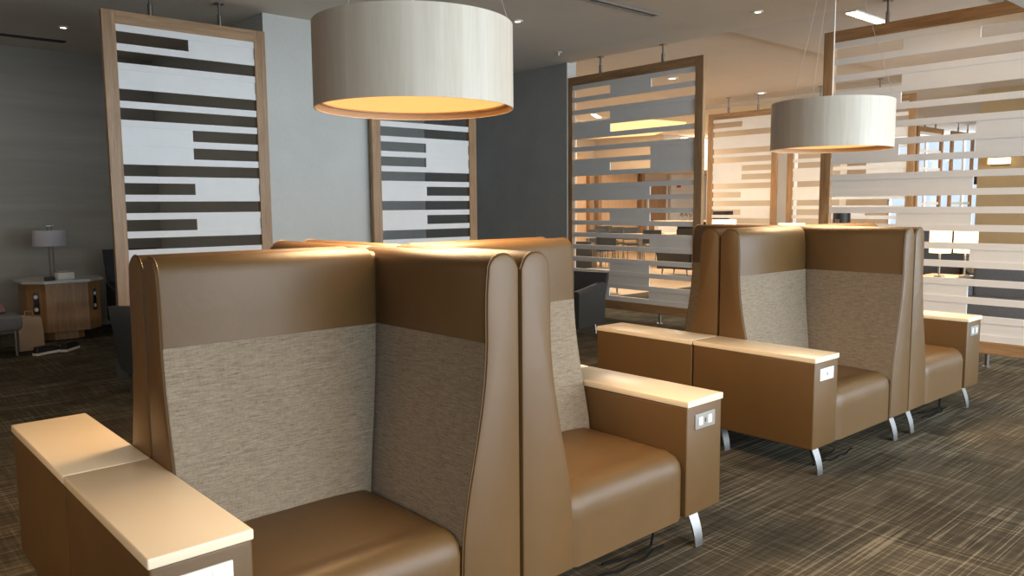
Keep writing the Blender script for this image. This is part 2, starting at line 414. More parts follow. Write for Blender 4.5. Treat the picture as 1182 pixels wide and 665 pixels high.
    for dx in (-0.033, 0.033): obj('socket', sb(xc + dx - 0.014, xc + dx + 0.014, D + 0.002, D + 0.0045, 0.545, 0.581, 0.0012, 1), 'socket', pl)
    obj('usb_port', sb(xc - 0.004, xc + 0.004, D + 0.002, D + 0.004, 0.554, 0.572, 0.001, 1), 'black', pl)
    # curved metal legs
    def leg(xc, yb):
        rs = []
        for k in range(13):
            f = k / 12; z = (ZB + 0.01) * (1 - f); y = yb - 0.030 * math.sin(f * math.pi * 0.62) + 0.020 * 0 + 0.055 * (f ** 2) * 0.5; y = yb + 0.052 * math.sin(f * math.pi * 0.5)
            w_ = 0.0325 - 0.006 * f; th = 0.007
            rs.append(fx([(xc - w_, y, z), (xc + w_, y, z), (xc + w_, y - th, z), (xc - w_, y - th, z)]))
        t = rings(new(), rs)
        box(t, *sorted((sx * (xc - 0.0265), sx * (xc + 0.0265))), *sorted((sy * (yb + 0.053), sy * (yb + 0.030))), 0.0, 0.004)
        return t
    for xc_, yb in ((0.12, D - 0.07), (HW - AW / 2, D - 0.07)): obj('leg', leg(xc_, yb), 'alu', U0)
    for xc_, yb in ((HW - AW / 2, 0.12),): obj('leg', leg(xc_, yb), 'alu', U0)
    if cord:
        pts = []
        for k in range(25):
            f = k / 24; pts.append((sx * (0.60 + 0.36 * f), sy * (D - 0.17 + 0.035 * math.sin(3.0 * f)), 0.012 + (0.0 if f < 0.8 else (f - 0.8) * 0.85)))
        obj('power_cord', tube(new(), pts, 0.0055, 8), 'cable', U0)
        pts = [(sx * (0.50 + 0.44 * k / 18), sy * (D - 0.11 + 0.02 * math.sin(k * 0.2)), 0.010 + 0.006 * math.sin(k)) for k in range(19)]
        obj('power_cord', tube(new(), pts, 0.005, 8), 'cable', U0)
    return U0
LB1 = {('l', 'n'): 'brown leather booth seat in front with white arm top at left bottom corner',
       ('r', 'n'): 'brown leather booth seat right of the largest seat back, its arm showing a grey outlet',
       ('l', 'f'): 'brown leather booth seat behind the front left one, showing back edge, arm top',
       ('r', 'f'): 'brown leather booth seat behind the nearest block, only its high back top shows'}
LB2 = {('l', 'n'): 'brown leather booth seat under the second pendant, its white outlet toward the viewer',
       ('r', 'n'): 'brown leather booth seat at the far right beside the large white slatted screen',
       ('l', 'f'): 'brown leather booth seat of the far block, its arm top nearest the dark armchair',
       ('r', 'f'): 'brown leather booth seat at the back of the far block, only top edge showing'}
RZ1 = math.radians(42.135 - 41.5); RZ2 = math.radians(40.862 - 41.5)
for (a, sx) in (('l', -1), ('r', 1)):
    for (c, sy) in (('n', -1), ('f', 1)):
        u0 = unit('booth_seat', sx, sy, LB1[(a, c)], (a, c) in ((('r', 'n')), ('l', 'n')))
        u0['group'] = 'four booth seats of the front block'
        u0.location = (1.6964, 2.6601, 0); u0.rotation_euler = (0, 0, RZ1)
        copy_tree(u0, (5.0587, 2.7469, 0), RZ2, LB2[(a, c)], 'four booth seats of the far block')

# ---------------------------------------------------------------- slatted screens
PAT2 = ['L', 'LR', '', 'LR', 'LR', 'R', 'R', 'LR', 'L', 'LR', 'L', 'LR', '', 'LR', 'LR', 'R', 'LR']
OPEN = ['LMR'] * 9
PAT3 = ['LR', 'LMR', 'L', 'MR', 'LMR', 'LM', 'M', 'LMR', 'R', 'LMR', 'LR', 'LMR', 'LM', 'LMR', 'LR', 'R', 'M']
def screen(label, x, y, axis, width, pat, rods, group, ceil=CZ, flip=False, rows=17):
    """stands with its low-coordinate end at (x, y); axis 0 runs along x, 1 along y"""
    t = thing('slatted_screen', label, 'screen', (x, y, 0), 0 if axis == 0 else math.radians(90), group)
    fwid = 0.11; z0, z1 = 0.12, 3.166; dp = 0.027; og, oh = ('oak_x', 'oak_z')
    def B(x0, x1, y0, y1, a, c, bev=0.002): return box(new(), x0, x1, y0, y1, a, c, bev, 1)
    obj('stile', B(0, fwid, -dp, dp, z0, z1), oh, t); obj('stile', B(width - fwid, width, -dp, dp, z0, z1), oh, t)
    obj('rail', B(fwid, width - fwid, -dp, dp, z1 - fwid, z1), og, t); obj('rail', B(fwid, width - fwid, -dp, dp, z0, z0 + fwid), og, t)
    b = new(); za, zb_ = z0 + fwid, z1 - fwid; st = 0.060; pitch = (zb_ - za - st) / rows
    xa, xb = fwid, width - fwid
    for i in range(rows + 1):
        zt = zb_ - i * pitch; box(b, xa, xb, -0.016, 0.016, zt - st, zt)
        if i < rows:
            cells = 'LR' if pat is PAT2 else 'LMR'; n = len(cells)
            for k, c in enumerate(cells):
                kk = n - 1 - k if flip else k
                if c not in pat[i]:
                    c0 = xa + (xb - xa) * kk / n; c1 = xa + (xb - xa) * (kk + 1) / n
                    box(b, c0, c1, -0.007, 0.007, zt - pitch - 0.002, zt - st + 0.002)
    obj('slat_panel', b, 'slat', t, False)
    for rx in rods:
        b = new(); lathe(b, [(0.021, z1 - 0.002), (0.021, z1 + 0.10), (0.012, z1 + 0.105), (0.012, ceil - 0.008)], rx, 0, 14)
        lathe(b, [(0.045, ceil - 0.010), (0.045, ceil)], rx, 0, 18)
        obj('hanger_rod', b, 'steel', t)
        b = new(); lathe(b, [(0.035, 0.0), (0.035, 0.008), (0.019, 0.012), (0.019, z0 + 0.002)], rx, 0, 14); obj('foot_post', b, 'steel', t)
    return t
screen('oak framed screen with white slats in front of the grey wall at left', 1.966, 7.49, 0, 1.457, PAT2, (0.41, 1.03), 'slatted divider screens')
screen('narrow oak framed white slat screen standing behind the front pendant lamp', 4.598, 7.49, 0, 1.45, PAT2, (0.41, 1.03), 'slatted divider screens', flip=True)
# running along y: the low end is the one nearer the windows, so patterns read from the far end
screen('dark edged oak screen with grey looking slats between the two seat blocks', 7.77, 5.425, 1, 2.19, PAT3, (0.595, 1.595), 'slatted divider screens', flip=True)
screen('largest oak framed screen of white slats at the right edge', 7.77, 1.80, 1, 2.19, PAT3, (0.58, 1.58), 'slatted divider screens', flip=True)
screen('distant oak framed slat screen left of the white column', 13.0, 7.50, 1, 1.46, PAT2, (0.41, 1.03), 'slatted divider screens', RZ, True)
screen('distant oak framed slat screen right of the white column, behind the small pendant', 13.0, 5.15, 1, 2.15, PAT3, (0.58, 1.58), 'slatted divider screens', RZ, True)
screen('farthest left of two pale oak screens before the bright windows', 18.5, 7.3, 0, 1.46, OPEN, (0.41, 1.03), 'slatted divider screens', CZ, False, 7)
screen('farthest right of two pale oak screens before the bright windows', 20.5, 7.3, 0, 1.46, OPEN, (0.41, 1.03), 'slatted divider screens', CZ, False, 7)

# ---------------------------------------------------------------- pendants
def pendant(x, y, z, label, R=0.43, h=0.355, power=60, ceil=CZ):
    t = thing('pendant_lamp', label, 'pendant lamp', (x, y, 0), random.uniform(0, 3), 'drum pendant lamps')
    b = new(); th = 0.006
    lathe(b, [(R - th, z), (R, z), (R, z + h), (R - th, z + h), (R - th, z)], n=96, cap=False); obj('shade', b, 'veneer', t)
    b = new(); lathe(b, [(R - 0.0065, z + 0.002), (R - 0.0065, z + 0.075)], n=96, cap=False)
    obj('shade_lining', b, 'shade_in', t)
    b = new(); lathe(b, [(0.001, z + 0.034), (R - 0.030, z + 0.034), (R - 0.030, z + 0.040), (0.001, z + 0.040)], n=96, cap=False); obj('diffuser', b, 'diffuser', t)
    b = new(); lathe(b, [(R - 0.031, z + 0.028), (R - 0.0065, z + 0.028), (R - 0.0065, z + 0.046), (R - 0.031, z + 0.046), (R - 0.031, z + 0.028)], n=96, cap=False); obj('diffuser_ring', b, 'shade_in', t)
    b = new(); lathe(b, [(0.001, z + 0.20), (0.05, z + 0.20), (0.05, z + 0.22), (0.001, z + 0.22)], n=20, cap=False)
    for k in range(3):
        a = 2 * math.pi * k / 3 + 0.4; tube(b, [(0, 0, z + 0.21), ((R - 0.004) * math.cos(a), (R - 0.004) * math.sin(a), z + 0.21)], 0.005, 6)
    obj('spider', b, 'steel', t)
    for k in range(3):
        a = 2 * math.pi * k / 3 + 0.4
        obj('suspension_wire', tube(new(), [((R - 0.01) * math.cos(a), (R - 0.01) * math.sin(a), z + h - 0.01), (0.05 * math.cos(a), 0.05 * math.sin(a), ceil - 0.02)], 0.0012, 5), 'wire', t)
    obj('cord', tube(new(), [(0, 0, z + 0.21), (0, 0, ceil - 0.02)], 0.005, 8), 'cordw', t)
    b = new(); lathe(b, [(0.001, ceil - 0.03), (0.065, ceil - 0.03), (0.065, ceil), (0.001, ceil)], n=28, cap=False); obj('ceiling_rose', b, 'plate', t)
    l = bpy.data.lights.new('pendant_glow', 'AREA'); l.shape = 'DISK'; l.size = 0.76; l.energy = power; l.color = WARM
    o = bpy.data.objects.new('pendant_glow', l); C.objects.link(o); o.location = (x, y, z + 0.003)
    return t
pendant(2.006, 2.898, 1.888, 'large pale wood drum pendant lamp glowing over the front seats')
pendant(5.60, 2.81, 1.857, 'smaller looking white drum pendant lamp over the far seats', R=0.42, h=0.335, power=38)

pendant(-1.55, 2.95, 1.888, 'unseen drum pendant lamp added for warm fill, left of the front seat block', power=42)  # extra pendant out of view, added to warm the left-facing wings
pendant(2.15, -0.45, 1.888, 'unseen drum pendant lamp added for warm fill, behind the viewer')  # extra pendant out of view, added as warm fill on the front seats
# ---------------------------------------------------------------- ceiling fittings
def downlight(x, y, z, label):
    t = thing('downlight', label, 'ceiling light', (x, y, z - 0.012), 0, 'recessed downlights')
    b = new(); lathe(b, [(0.030, 0.0), (0.052, 0.0), (0.055, 0.012), (0.030, 0.012), (0.030, 0.0)], n=24, cap=False); obj('trim_ring', b, 'plate_white', t)
    b = new(); lathe(b, [(0.001, 0.004), (0.030, 0.004), (0.030, 0.008), (0.001, 0.008)], n=20, cap=False); obj('lens', b, 'lamp_white', t)
    return t
downlight(5.61, 6.22, CZ, 'small recessed downlight right of the front pendant')
downlight(7.18, 4.40, CZ, 'small recessed downlight on grey ceiling above the second pendant')
downlight(2.12, 9.46, CZ, 'small recessed downlight above the dark left corner')
def sprinkler(x, y, z, label):
    b = new(); lathe(b, [(0.001, z - 0.045), (0.016, z - 0.042), (0.010, z - 0.03), (0.010, z - 0.012), (0.035, z - 0.01), (0.035, z), (0.001, z)], x, y, 18, False)
    tag(obj('sprinkler_head', b, 'plate_white'), label, 'sprinkler')
sprinkler(7.12, 7.13, CZ, 'small sprinkler head on the grey ceiling near the wall end')
def slot(x0, x1, y, label, fm='plate'):
    t = thing('linear_diffuser', label, 'air diffuser', ((x0 + x1) / 2, y, CZ), 0, None); L = (x1 - x0) / 2
    b = new(); box(b, -L, L, -0.045, -0.022, -0.012, 0.0); box(b, -L, L, 0.022, 0.045, -0.012, 0); box(b, L - 0.02, L, -0.03, 0.03, -0.012, 0); box(b, -L, -L + 0.02, -0.03, 0.03, -0.012, 0)
    obj('frame', b, fm, t, False)
    b = new(); box(b, -L + 0.02, L - 0.02, -0.022, 0.022, -0.006, 0.0); obj('slot', b, 'black', t, False)
slot(3.6, 6.52, 5.15, 'long dark slot air diffuser in the ceiling above the front pendant')
slot(-0.8, 2.31, 10.26, 'thin dark slot air diffuser along the left wall', 'black')
def linear(x0, x1, y, z, label, wid=0.05):
    t = thing('linear_light', label, 'ceiling light', ((x0 + x1) / 2, y, z), 0, 'lit linear ceiling lights'); L = (x1 - x0) / 2
    b = new(); box(b, -L - 0.02, L + 0.02, -wid - 0.015, wid + 0.015, -0.012, 0); obj('housing', b, 'plate_white', t, False)
    b = new(); box(b, -L, L, -wid, wid, -0.02, -0.011); obj('lens', b, 'lamp_white', t, False); return t
linear(7.90, 8.72, 3.80, CZ, 'bright lit linear ceiling light just above the largest screen frame')
linear(12.85, 13.55, 12.05, RZ, 'lit linear ceiling light seen through the middle slatted screen').rotation_euler = (0, 0, math.radians(32))
for (x, y, l) in ((12.9, 7.8, 'far warm downlight on the peach ceiling left of the second pendant'), (10.3, 7.8, 'far warm downlight seen through the top row of the middle screen'), (17.5, 12.0, 'farthest warm downlight near the orange cove glow')):
    t = downlight(x, y, RZ if x < 13 else CZ, l); t.scale = (1.8, 1.8, 1)
# round speaker grille on ceiling seen through the largest screen
b = new(); lathe(b, [(0.001, CZ - 0.008), (0.14, CZ - 0.008), (0.15, CZ), (0.001, CZ)], 8.55, 2.62, 32, False); tag(obj('ceiling_speaker', b, 'plate'), 'round grey ceiling speaker grille behind the largest screen', 'speaker')
# emissive panel imitating a stretch of ceiling lit by a cove
t = thing('cove_glow_patch', 'ceiling patch with painted orange cove glow in the far room', 'ceiling light', (0, 0, CZ - 0.02))
b = new(); rings(b, [[(x_, y_, z_) for x_, y_ in ((13.9, 12.4), (14.25, 11.35), (15.35, 11.2), (17.2, 13.6), (16.6, 15.6), (14.6, 15.2))] for z_ in (-0.01, 0.019)]); obj('glow_panel', b, 'cove', t, False)

# ---------------------------------------------------------------- left corner furniture
t = thing('end_table', 'octagonal wooden end table with stone top in the dark left corner', 'side table', (2.07, 10.2, 0))
def octo(x0, x1, y0, y1, c, z0, z1):
    P = [(x0, y0 + c), (x0 + c, y0), (x1 - c, y0), (x1, y0 + c), (x1, y1 - c), (x1 - c, y1), (x0 + c, y1), (x0, y1 - c)]
    return rings(new(), [[(x, y, z0) for x, y in P], [(x, y, z1) for x, y in P]])
obj('cabinet_body', octo(-0.37, 0.37, -0.37, 0.37, 0.16, 0.11, 0.655), 'honey', t, False)
obj('table_top', octo(-0.41, 0.41, -0.41, 0.41, 0.18, 0.655, 0.685), 'marble', t, False)
obj('plinth', octo(-0.20, 0.20, -0.22, 0.22, 0.08, 0.0, 0.11), 'honey', t, False)
for s in (-1, 1):
    e = bpy.data.objects.new('outlet_panel', None); e.parent = t; C.objects.link(e); e.location = (s * 0.29, -0.29, 0.44); e.rotation_euler = (0, 0, s * math.radians(45))
    b = new(); box(b, -0.035, 0.035, -0.006, 0.004, -0.12, 0.12, 0.002); obj('plate', b, 'steel', e)
    for dz in (-0.07, 0.07): b = new(); lathe(b, [(0.001, -0.006), (0.022, -0.006), (0.022, 0.004), (0.001, 0.004)], n=18, cap=False); o = obj('socket', b, 'socket', e); o.rotation_euler = (math.radians(90), 0, 0); o.location = (0, -0.006, dz)
t = thing('table_lamp', 'unlit table lamp with pale drum shade on the stone topped end table', 'table lamp', (2.02, 10.25, 0.685))
b = new(); lathe(b, [(0.001, 0), (0.085, 0), (0.085, 0.015), (0.001, 0.015)], n=30, cap=False); obj('base', b, 'steel', t)
b = new(); tube(b, [(-0.02, 0, 0.015), (-0.02, 0, 0.60)], 0.008, 8); tube(b, [(0.02, 0, 0.015), (0.02, 0, 0.60)], 0.008, 8); obj('pole', b, 'alu', t)
b = new(); lathe(b, [(0.175, 0.37), (0.178, 0.37), (0.172, 0.545), (0.169, 0.545), (0.175, 0.37)], n=48, cap=False); obj('lamp_shade', b, 'lampshade', t)
b = new(); box(b, -0.04, 0.04, -0.012, 0.012, 0.585, 0.605, 0.002); obj('finial', b, 'alu', t)
t = thing('tissue_box', 'small white box beside the table lamp base', 'box', (2.09, 10.0, 0.685), 0.1)
b = new(); box(b, -0.085, 0.085, -0.06, 0.06, 0, 0.075, 0.004); obj('carton', b, 'plate_white', t)
b = new(); box(b, -0.075, 0.06, -0.05, 0.05, 0.075, 0.10, 0.004); obj('card_stack', b, 'plate', t)
b = new(); box(b, -0.05, 0.05, -0.03, 0.03, 0, 0.03, 0.004); tag(obj('phone_dock', b, 'black', loc=(1.93, 9.95, 0.685)), 'small black dock left of the white box', 'dock')

def armchair(label, loc, rz, mat='dleather', w=0.72, hb=0.66, tall=None):
    t = thing('armchair', label, 'armchair', loc, rz, 'dark lounge armchairs')
    H = tall or hb
    b = new(); box(b, -w / 2 + 0.09, w / 2 - 0.09, -0.33, 0.26, 0.14, 0.42, 0.035, 4); obj('seat', b, mat, t)
    b = new(); rs = []
    for k in range(9):
        f = k / 8; z = 0.16 + (H - 0.16) * f; y = 0.22 + 0.13 * f; ww = w / 2 - 0.02 + 0.05 * f; th = 0.07
        if k == 8: th = 0.045
        rs.append([(-ww, y, z), (-ww * 0.6, y + 0.03, z), (0, y + 0.04, z), (ww * 0.6, y + 0.03, z), (ww, y, z), (ww, y + th, z), (ww * 0.6, y + th + 0.03, z), (0, y + th + 0.04, z), (-ww * 0.6, y + th + 0.03, z), (-ww, y + th, z)])
    rings(b, rs); obj('backrest', b, mat, t)
    for s in (-1, 1):
        b = new(); rs = []
        for k in range(7):
            f = k / 6; y = -0.34 + 0.64 * f; zt = 0.54 + 0.06 * f; x = s * (w / 2 - 0.045 + 0.025 * f)
            rs.append([(x - 0.045, y, 0.14), (x + 0.045, y, 0.14), (x + 0.05, y, zt - 0.02), (x + 0.025, y, zt), (x - 0.025, y, zt), (x - 0.045, y, zt - 0.02)])
        rings(b, rs); obj('arm', b, mat, t)
        for yy in (-0.28, 0.26):
            b = new(); tube(b, [(s * (w / 2 - 0.09), yy, 0.15), (s * (w / 2 - 0.07), yy, 0.0)], [0.018, 0.012], 10); obj('leg', b, 'steel', t)
    return t
armchair('dark leather armchair partly hidden behind the front seat block by the middle screen', (6.30, 6.25, 0), math.radians(-72), hb=0.70)
armchair('dark swooping armchair close behind the left edge of the front seat backs', (2.20, 6.71, 0), math.radians(150), hb=0.72, w=0.74)
armchair('tall black armchair in shadow between end table and left screen', (2.84, 9.98, 0), math.radians(-8), 'black', w=0.54, tall=0.98)
# upholstered bench chair at the left edge with belongings
t = thing('lounge_chair', 'dark cushioned chair cut off by the left edge of the picture', 'chair', (1.12, 9.45, 0), 0.1)
b = new(); box(b, -0.38, 0.36, -0.36, 0.36, 0.26, 0.42, 0.04, 4); obj('seat', b, 'gfabric', t)
b = new(); box(b, -0.40, -0.26, -0.36, 0.36, 0.30, 0.75, 0.04, 4); obj('backrest', b, 'gfabric', t)
for a_ in (-0.3, 0.3):
    for c_ in (-0.3, 0.3): b = new(); tube(b, [(a_, c_, 0.27), (a_, c_, 0)], 0.016, 8); obj('leg', b, 'steel', t)
b = new()
rs = []
for k in range(7):
    f = k / 6; r_ = 0.20 * math.sin(math.pi * (0.12 + 0.8 * f)) + 0.03
    rs.append([( -0.16 + 0.34 * f, r_ * math.cos(a2), 0.42 + 0.015 + max(0, r_ * 0.5 * (0.4 + math.sin(a2)) + 0.01 * math.sin(5 * a2 + k))) for a2 in [2 * math.pi * q / 14 for q in range(14)]])
rings(b, rs); tag(obj('folded_jacket', b, 'pink', loc=(1.22, 9.45, 0.0)), 'dusty pink garment lying on the chair at the left edge', 'clothing')
t = thing('paper_bag', 'brown paper bag on floor between the left chair and end table', 'bag', (1.62, 9.52, 0), 0.2)
b = new(); rings(b, [[(-0.12, -0.07, 0), (0.12, -0.07, 0), (0.12, 0.07, 0), (-0.12, 0.07, 0)], [(-0.12, -0.065, 0.18), (0.12, -0.065, 0.18), (0.12, 0.065, 0.18), (-0.12, 0.065, 0.18)], [(-0.13, -0.03, 0.36), (0.11, -0.05, 0.33), (0.12, 0.04, 0.34), (-0.12, 0.05, 0.38)]], True); obj('bag_body', b, 'paper', t, False)
b = new(); tube(b, [(-0.05, -0.04, 0.33), (-0.04, -0.04, 0.41), (0.03, -0.04, 0.41), (0.04, -0.04, 0.33)], 0.004, 6); obj('handle', b, 'paper', t)
for (x, y, rz, l) in ((1.70, 9.12, 0.5, 'left dark sneaker with white sole on the carpet by the end table'), (1.93, 9.20, 0.9, 'right dark sneaker with white sole on the carpet by the end table')):
    t = thing('sneaker', l, 'shoe', (x, y, 0), rz, 'pair of sneakers')
    def shoe(z0, z1, k, off=0):
        P = [(-0.14, 0.030), (-0.13, 0.038), (-0.02, 0.036), (0.08, 0.048), (0.13, 0.040), (0.15, 0.0)]
        Q = [(x_, y_ * k) for x_, y_ in P] + [(x_, -y_ * k) for x_, y_ in P[::-1][1:]]
        return Q
    b = new(); rings(b, [[(x_, y_, 0.0) for x_, y_ in shoe(0, 0, 1)], [(x_, y_, 0.025) for x_, y_ in shoe(0, 0, 1)]]); obj('sole', b, 'plate_white', t)
    b = new(); rings(b, [[(x_, y_, 0.025) for x_, y_ in shoe(0, 0, .95)], [(x_ * 0.93 - 0.005, y_, 0.055) for x_, y_ in shoe(0, 0, .85)], [(x_ * 0.6 - 0.045, y_, 0.085) for x_, y_ in shoe(0, 0, .6)]]); obj('upper', b, 'black', t)

# ---------------------------------------------------------------- far dining room
def dining_chair(label, loc, rz):
    t = thing('dining_chair', label, 'chair', loc, rz, 'dark dining chairs in the far room')
    b = new(); box(b, -0.23, 0.23, -0.23, 0.23, 0.43, 0.49, 0.02, 3); obj('seat', b, 'dleather', t)
    b = new(); rings(b, [[(-0.22, 0.21 + 0.06 * f, 0.56 + 0.32 * f), (0, 0.24 + 0.06 * f, 0.56 + 0.32 * f), (0.22, 0.21 + 0.06 * f, 0.56 + 0.32 * f), (0.22, 0.25 + 0.06 * f, 0.56 + 0.32 * f), (0, 0.28 + 0.06 * f, 0.56 + 0.32 * f), (-0.22, 0.25 + 0.06 * f, 0.56 + 0.32 * f)] for f in (0, 0.5, 1)]); obj('backrest', b, 'dleather', t)
    for sx in (-1, 1):
        for sy in (-1, 1):
            p = [(sx * 0.20, sy * 0.20, 0.44), (sx * 0.23, sy * 0.23, 0.0)]
            if sy > 0: p = [(sx * 0.20, 0.27, 0.80), (sx * 0.20, 0.21, 0.50)] + p[:1][:0] + [(sx * 0.20, 0.20, 0.44), (sx * 0.23, 0.24, 0)]
            b = new(); tube(b, p, 0.013, 8); obj('leg', b, 'steel', t)
    return t
dc = [('dark dining chair nearest the white pier, back toward the viewer', 13.45, 12.0, 2.4), ('dark dining chair left of the first pedestal table', 14.2, 12.9, -0.7), ('dark dining chair facing the middle pedestal table', 14.9, 11.9, 2.5),
      ('dark dining chair behind the middle pedestal table', 15.9, 13.2, -0.6), ('dark dining chair in front of the right pedestal table', 15.9, 11.6, 2.3), ('dark dining chair at the right end of the dining tables', 15.9, 13.9, -1.2), ('lone dark dining chair beyond the tables by the wood doors', 16.6, 14.7, -0.5)]
c0 = None
for l, x, y, rz in dc:
    if c0 is None: c0 = dining_chair(l, (x, y, 0), rz)
    else: copy_tree(c0, (x, y, 0), rz, l)
def dining_table(label, x, y):
    t = thing('dining_table', label, 'table', (x, y, 0), 0.78, 'pedestal dining tables')
    b = new(); box(b, -0.38, 0.38, -0.38, 0.38, 0.72, 0.755, 0.006); obj('table_top', b, 'laminate', t)
    b = new(); tube(b, [(0, 0, 0.02), (0, 0, 0.72)], 0.035, 14); obj('pedestal', b, 'alu', t)
    b = new(); lathe(b, [(0.001, 0), (0.24, 0), (0.24, 0.012), (0.04, 0.03), (0.001, 0.03)], n=30, cap=False); obj('base', b, 'alu', t)
dining_table('small square pedestal table near the white pier in the far room', 13.7, 12.35)
dining_table('middle small square pedestal table in the far room', 15.25, 12.45)
dining_table('right small square pedestal table in the far room', 16.3, 12.05)
# maple panels, posts and doors on the far wall
for (x, w_, l) in ((14.55, 0.0, ''),): pass
for i, (x0, x1) in enumerate(((15.6, 17.0), (17.55, 19.3))):
    b = new(); box(b, x0, x1, 15.90, 16.0, 0.0, 2.9, 0.004, 1)
    tag(obj('wall_panel', b, 'maple_z'), ('left' if i == 0 else 'right') + ' pale maple wall panel at the back of the far room', 'wall panel', 'maple wall panels')
for i, x in enumerate((17.05, 17.42, 19.42)):
    b = new(); box(b, x, x + 0.14, 15.80, 15.95, 0.0, 2.45, 0.004, 1)
    tag(obj('wood_post', b, 'oak_z'), ('left of three', 'middle of three', 'right of three')[i] + ' oak posts against the maple panels', 'post', 'oak wall posts')
t = bpy.data.objects.new('door_1', None); C.objects.link(t); t.location = (20.35, 15.97, 0); t['kind'] = 'structure'
b = new(); box(b, -0.45, 0.45, -0.05, 0.0, 0.0, 2.12, 0.004, 1); obj('door_leaf', b, 'oak_z', t)
b = new(); box(b, -0.51, -0.45, -0.07, 0.0, 0, 2.18); box(b, 0.45, 0.51, -0.07, 0.0, 0, 2.18); box(b, -0.51, 0.51, -0.07, 0, 2.12, 2.18); obj('door_frame', b, 'slat', t, False)
b = new(); tube(b, [(-0.37, -0.09, 1.0), (-0.26, -0.09, 1.0)], 0.012, 8); obj('door_handle', b, 'alu', t)
b = new(); box(b, 20.95, 24, 15.85, 16.0, 0, 2.45); struct('wall_service', b, 'white_wall')
b = new(); box(b, 21.25, 21.42, 15.80, 15.85, 2.02, 2.22, 0.01); tag(obj('fire_alarm', b, 'red'), 'red fire alarm on the white wall right of the far door', 'alarm')
# service counter with glasses
t = thing('service_counter', 'white service counter with dark shelf opening in the far room', 'counter', (17.45, 12.61, 0), math.radians(-41))
b = new(); box(b, -0.8, 1.1, 0, 0.6, 0, 0.10); box(b, -0.8, -0.3, 0, 0.6, 0.1, 1.0); box(b, 1.05, 1.1, 0, 0.6, 0.1, 1.0); box(b, -0.3, 1.05, 0.55, 0.6, 0.1, 1.0); box(b, -0.3, 1.05, 0, 0.55, 0.1, 0.62); obj('cabinet', b, 'white_wall', t, False)
b = new(); box(b, -0.83, 1.13, -0.03, 0.63, 1.0, 1.04, 0.004); obj('worktop', b, 'laminate', t)
b = new(); box(b, -0.3, 1.05, 0.50, 0.549, 0.62, 1.0); obj('niche_back', b, 'black', t, False)
ca, sa = math.cos(math.radians(-41)), math.sin(math.radians(-41))
gproto = None
for k in range(10):
    lx = -0.15 + 0.115 * (k % 5) + (0.05 if k > 4 else 0); ly = 0.2 + 0.16 * (k // 5)
    P = (17.45 + lx * ca - ly * sa, 12.61 + lx * sa + ly * ca, 1.04)
    if gproto is None:
        b = new(); lathe(b, [(0.001, 0), (0.036, 0), (0.004, 0.006), (0.004, 0.08), (0.034, 0.11), (0.040, 0.16), (0.032, 0.20), (0.031, 0.20), (0.038, 0.16), (0.032, 0.112), (0.001, 0.085)], n=20, cap=False)
        gproto = obj('wine_glass', b, 'glass', loc=P)
        tag(gproto, 'clear stemmed glass in the cluster on the white service counter', 'glass', 'stemmed glasses on the service counter')
    else:
        g = gproto.copy(); C.objects.link(g); g.location = P
# counter with coffee machines behind the distant screen
t = thing('bar_counter', 'low bar counter behind the distant slat screen', 'counter', (15.8, 8.3, 0))
b = new(); box(b, -0.3, 0.3, -0.3, 2.6, 0, 0.9); obj('cabinet', b, 'maple_z', t, False)
b = new(); box(b, -0.33, 0.33, -0.33, 2.63, 0.9, 0.94, 0.004); obj('worktop', b, 'laminate', t)
t = thing('coffee_machine', 'black coffee machine on the bar counter behind the distant screen', 'coffee machine', (15.75, 10.45, 0.94), math.radians(90)); t.scale = (0.6, 0.6, 0.6)
b = new(); box(b, -0.35, 0.35, -0.22, 0.22, 0.0, 0.12, 0.01); box(b, -0.35, 0.35, 0.02, 0.22, 0.12, 0.5, 0.01); box(b, -0.35, 0.35, -0.22, 0.22, 0.42, 0.62, 0.02); obj('housing', b, 'black', t)
b = new(); tube(b, [(-0.15, -0.1, 0.42), (-0.15, -0.1, 0.34)], 0.02, 10); tube(b, [(0.15, -0.1, 0.42), (0.15, -0.1, 0.34)], 0.02, 10); obj('spout', b, 'alu', t)
# lounge behind the largest screen
def lit_lamp(label, x, y, z, s=1.0, mat='lit_shade', legs=0.3, k=1.0):
    t = thing('table_lamp', label, 'table lamp', (x, y, z), 0, 'lit table lamps')
    b = new(); lathe(b, [(0.001, 0), (0.09 * s, 0), (0.09 * s, 0.02), (0.012, 0.03), (0.012, legs + 0.05), (0.001, legs + 0.05)], n=24, cap=False); obj('base', b, 'alu', t)
    b = new(); h = 0.21 * s * k; lathe(b, [(0.19 * s, legs), (0.19 * s, legs + h), (0.185 * s, legs + h), (0.185 * s, legs), (0.19 * s, legs)], n=40, cap=False); obj('lamp_shade', b, mat, t)
    l = bpy.data.lights.new('lamp_glow', 'POINT'); l.energy = 9; l.color = WARM; l.shadow_soft_size = 0.08
    o = bpy.data.objects.new('lamp_glow', l); C.objects.link(o); o.location = (x, y, z + legs + h / 2)
    return t
def side_table(label, x, y, h=0.55, w=0.5):
    t = thing('side_table', label, 'side table', (x, y, 0), 0, 'small side tables')
    b = new(); box(b, -w / 2, w / 2, -w / 2, w / 2, h - 0.03, h, 0.004); obj('table_top', b, 'laminate', t)
    for a_ in (-1, 1):
        for c_ in (-1, 1): b = new(); box(b, a_ * (w / 2 - 0.04) - 0.015, a_ * (w / 2 - 0.04) + 0.015, c_ * (w / 2 - 0.04) - 0.015, c_ * (w / 2 - 0.04) + 0.015, 0, h - 0.03); obj('leg', b, 'oak_z', t, False)
side_table('small table carrying the two glowing lamps behind the largest screen', 10.55, 3.68, 0.55, 0.7)
lit_lamp('left of two glowing drum lamps behind the largest screen', 10.40, 3.77, 0.55, 0.64, k=2.0)
lit_lamp('right of two glowing drum lamps behind the largest screen', 10.60, 3.55, 0.55, 0.68, k=1.9)
side_table('small table under the glowing lamp left of the white column', 12.2, 8.05, 0.6)
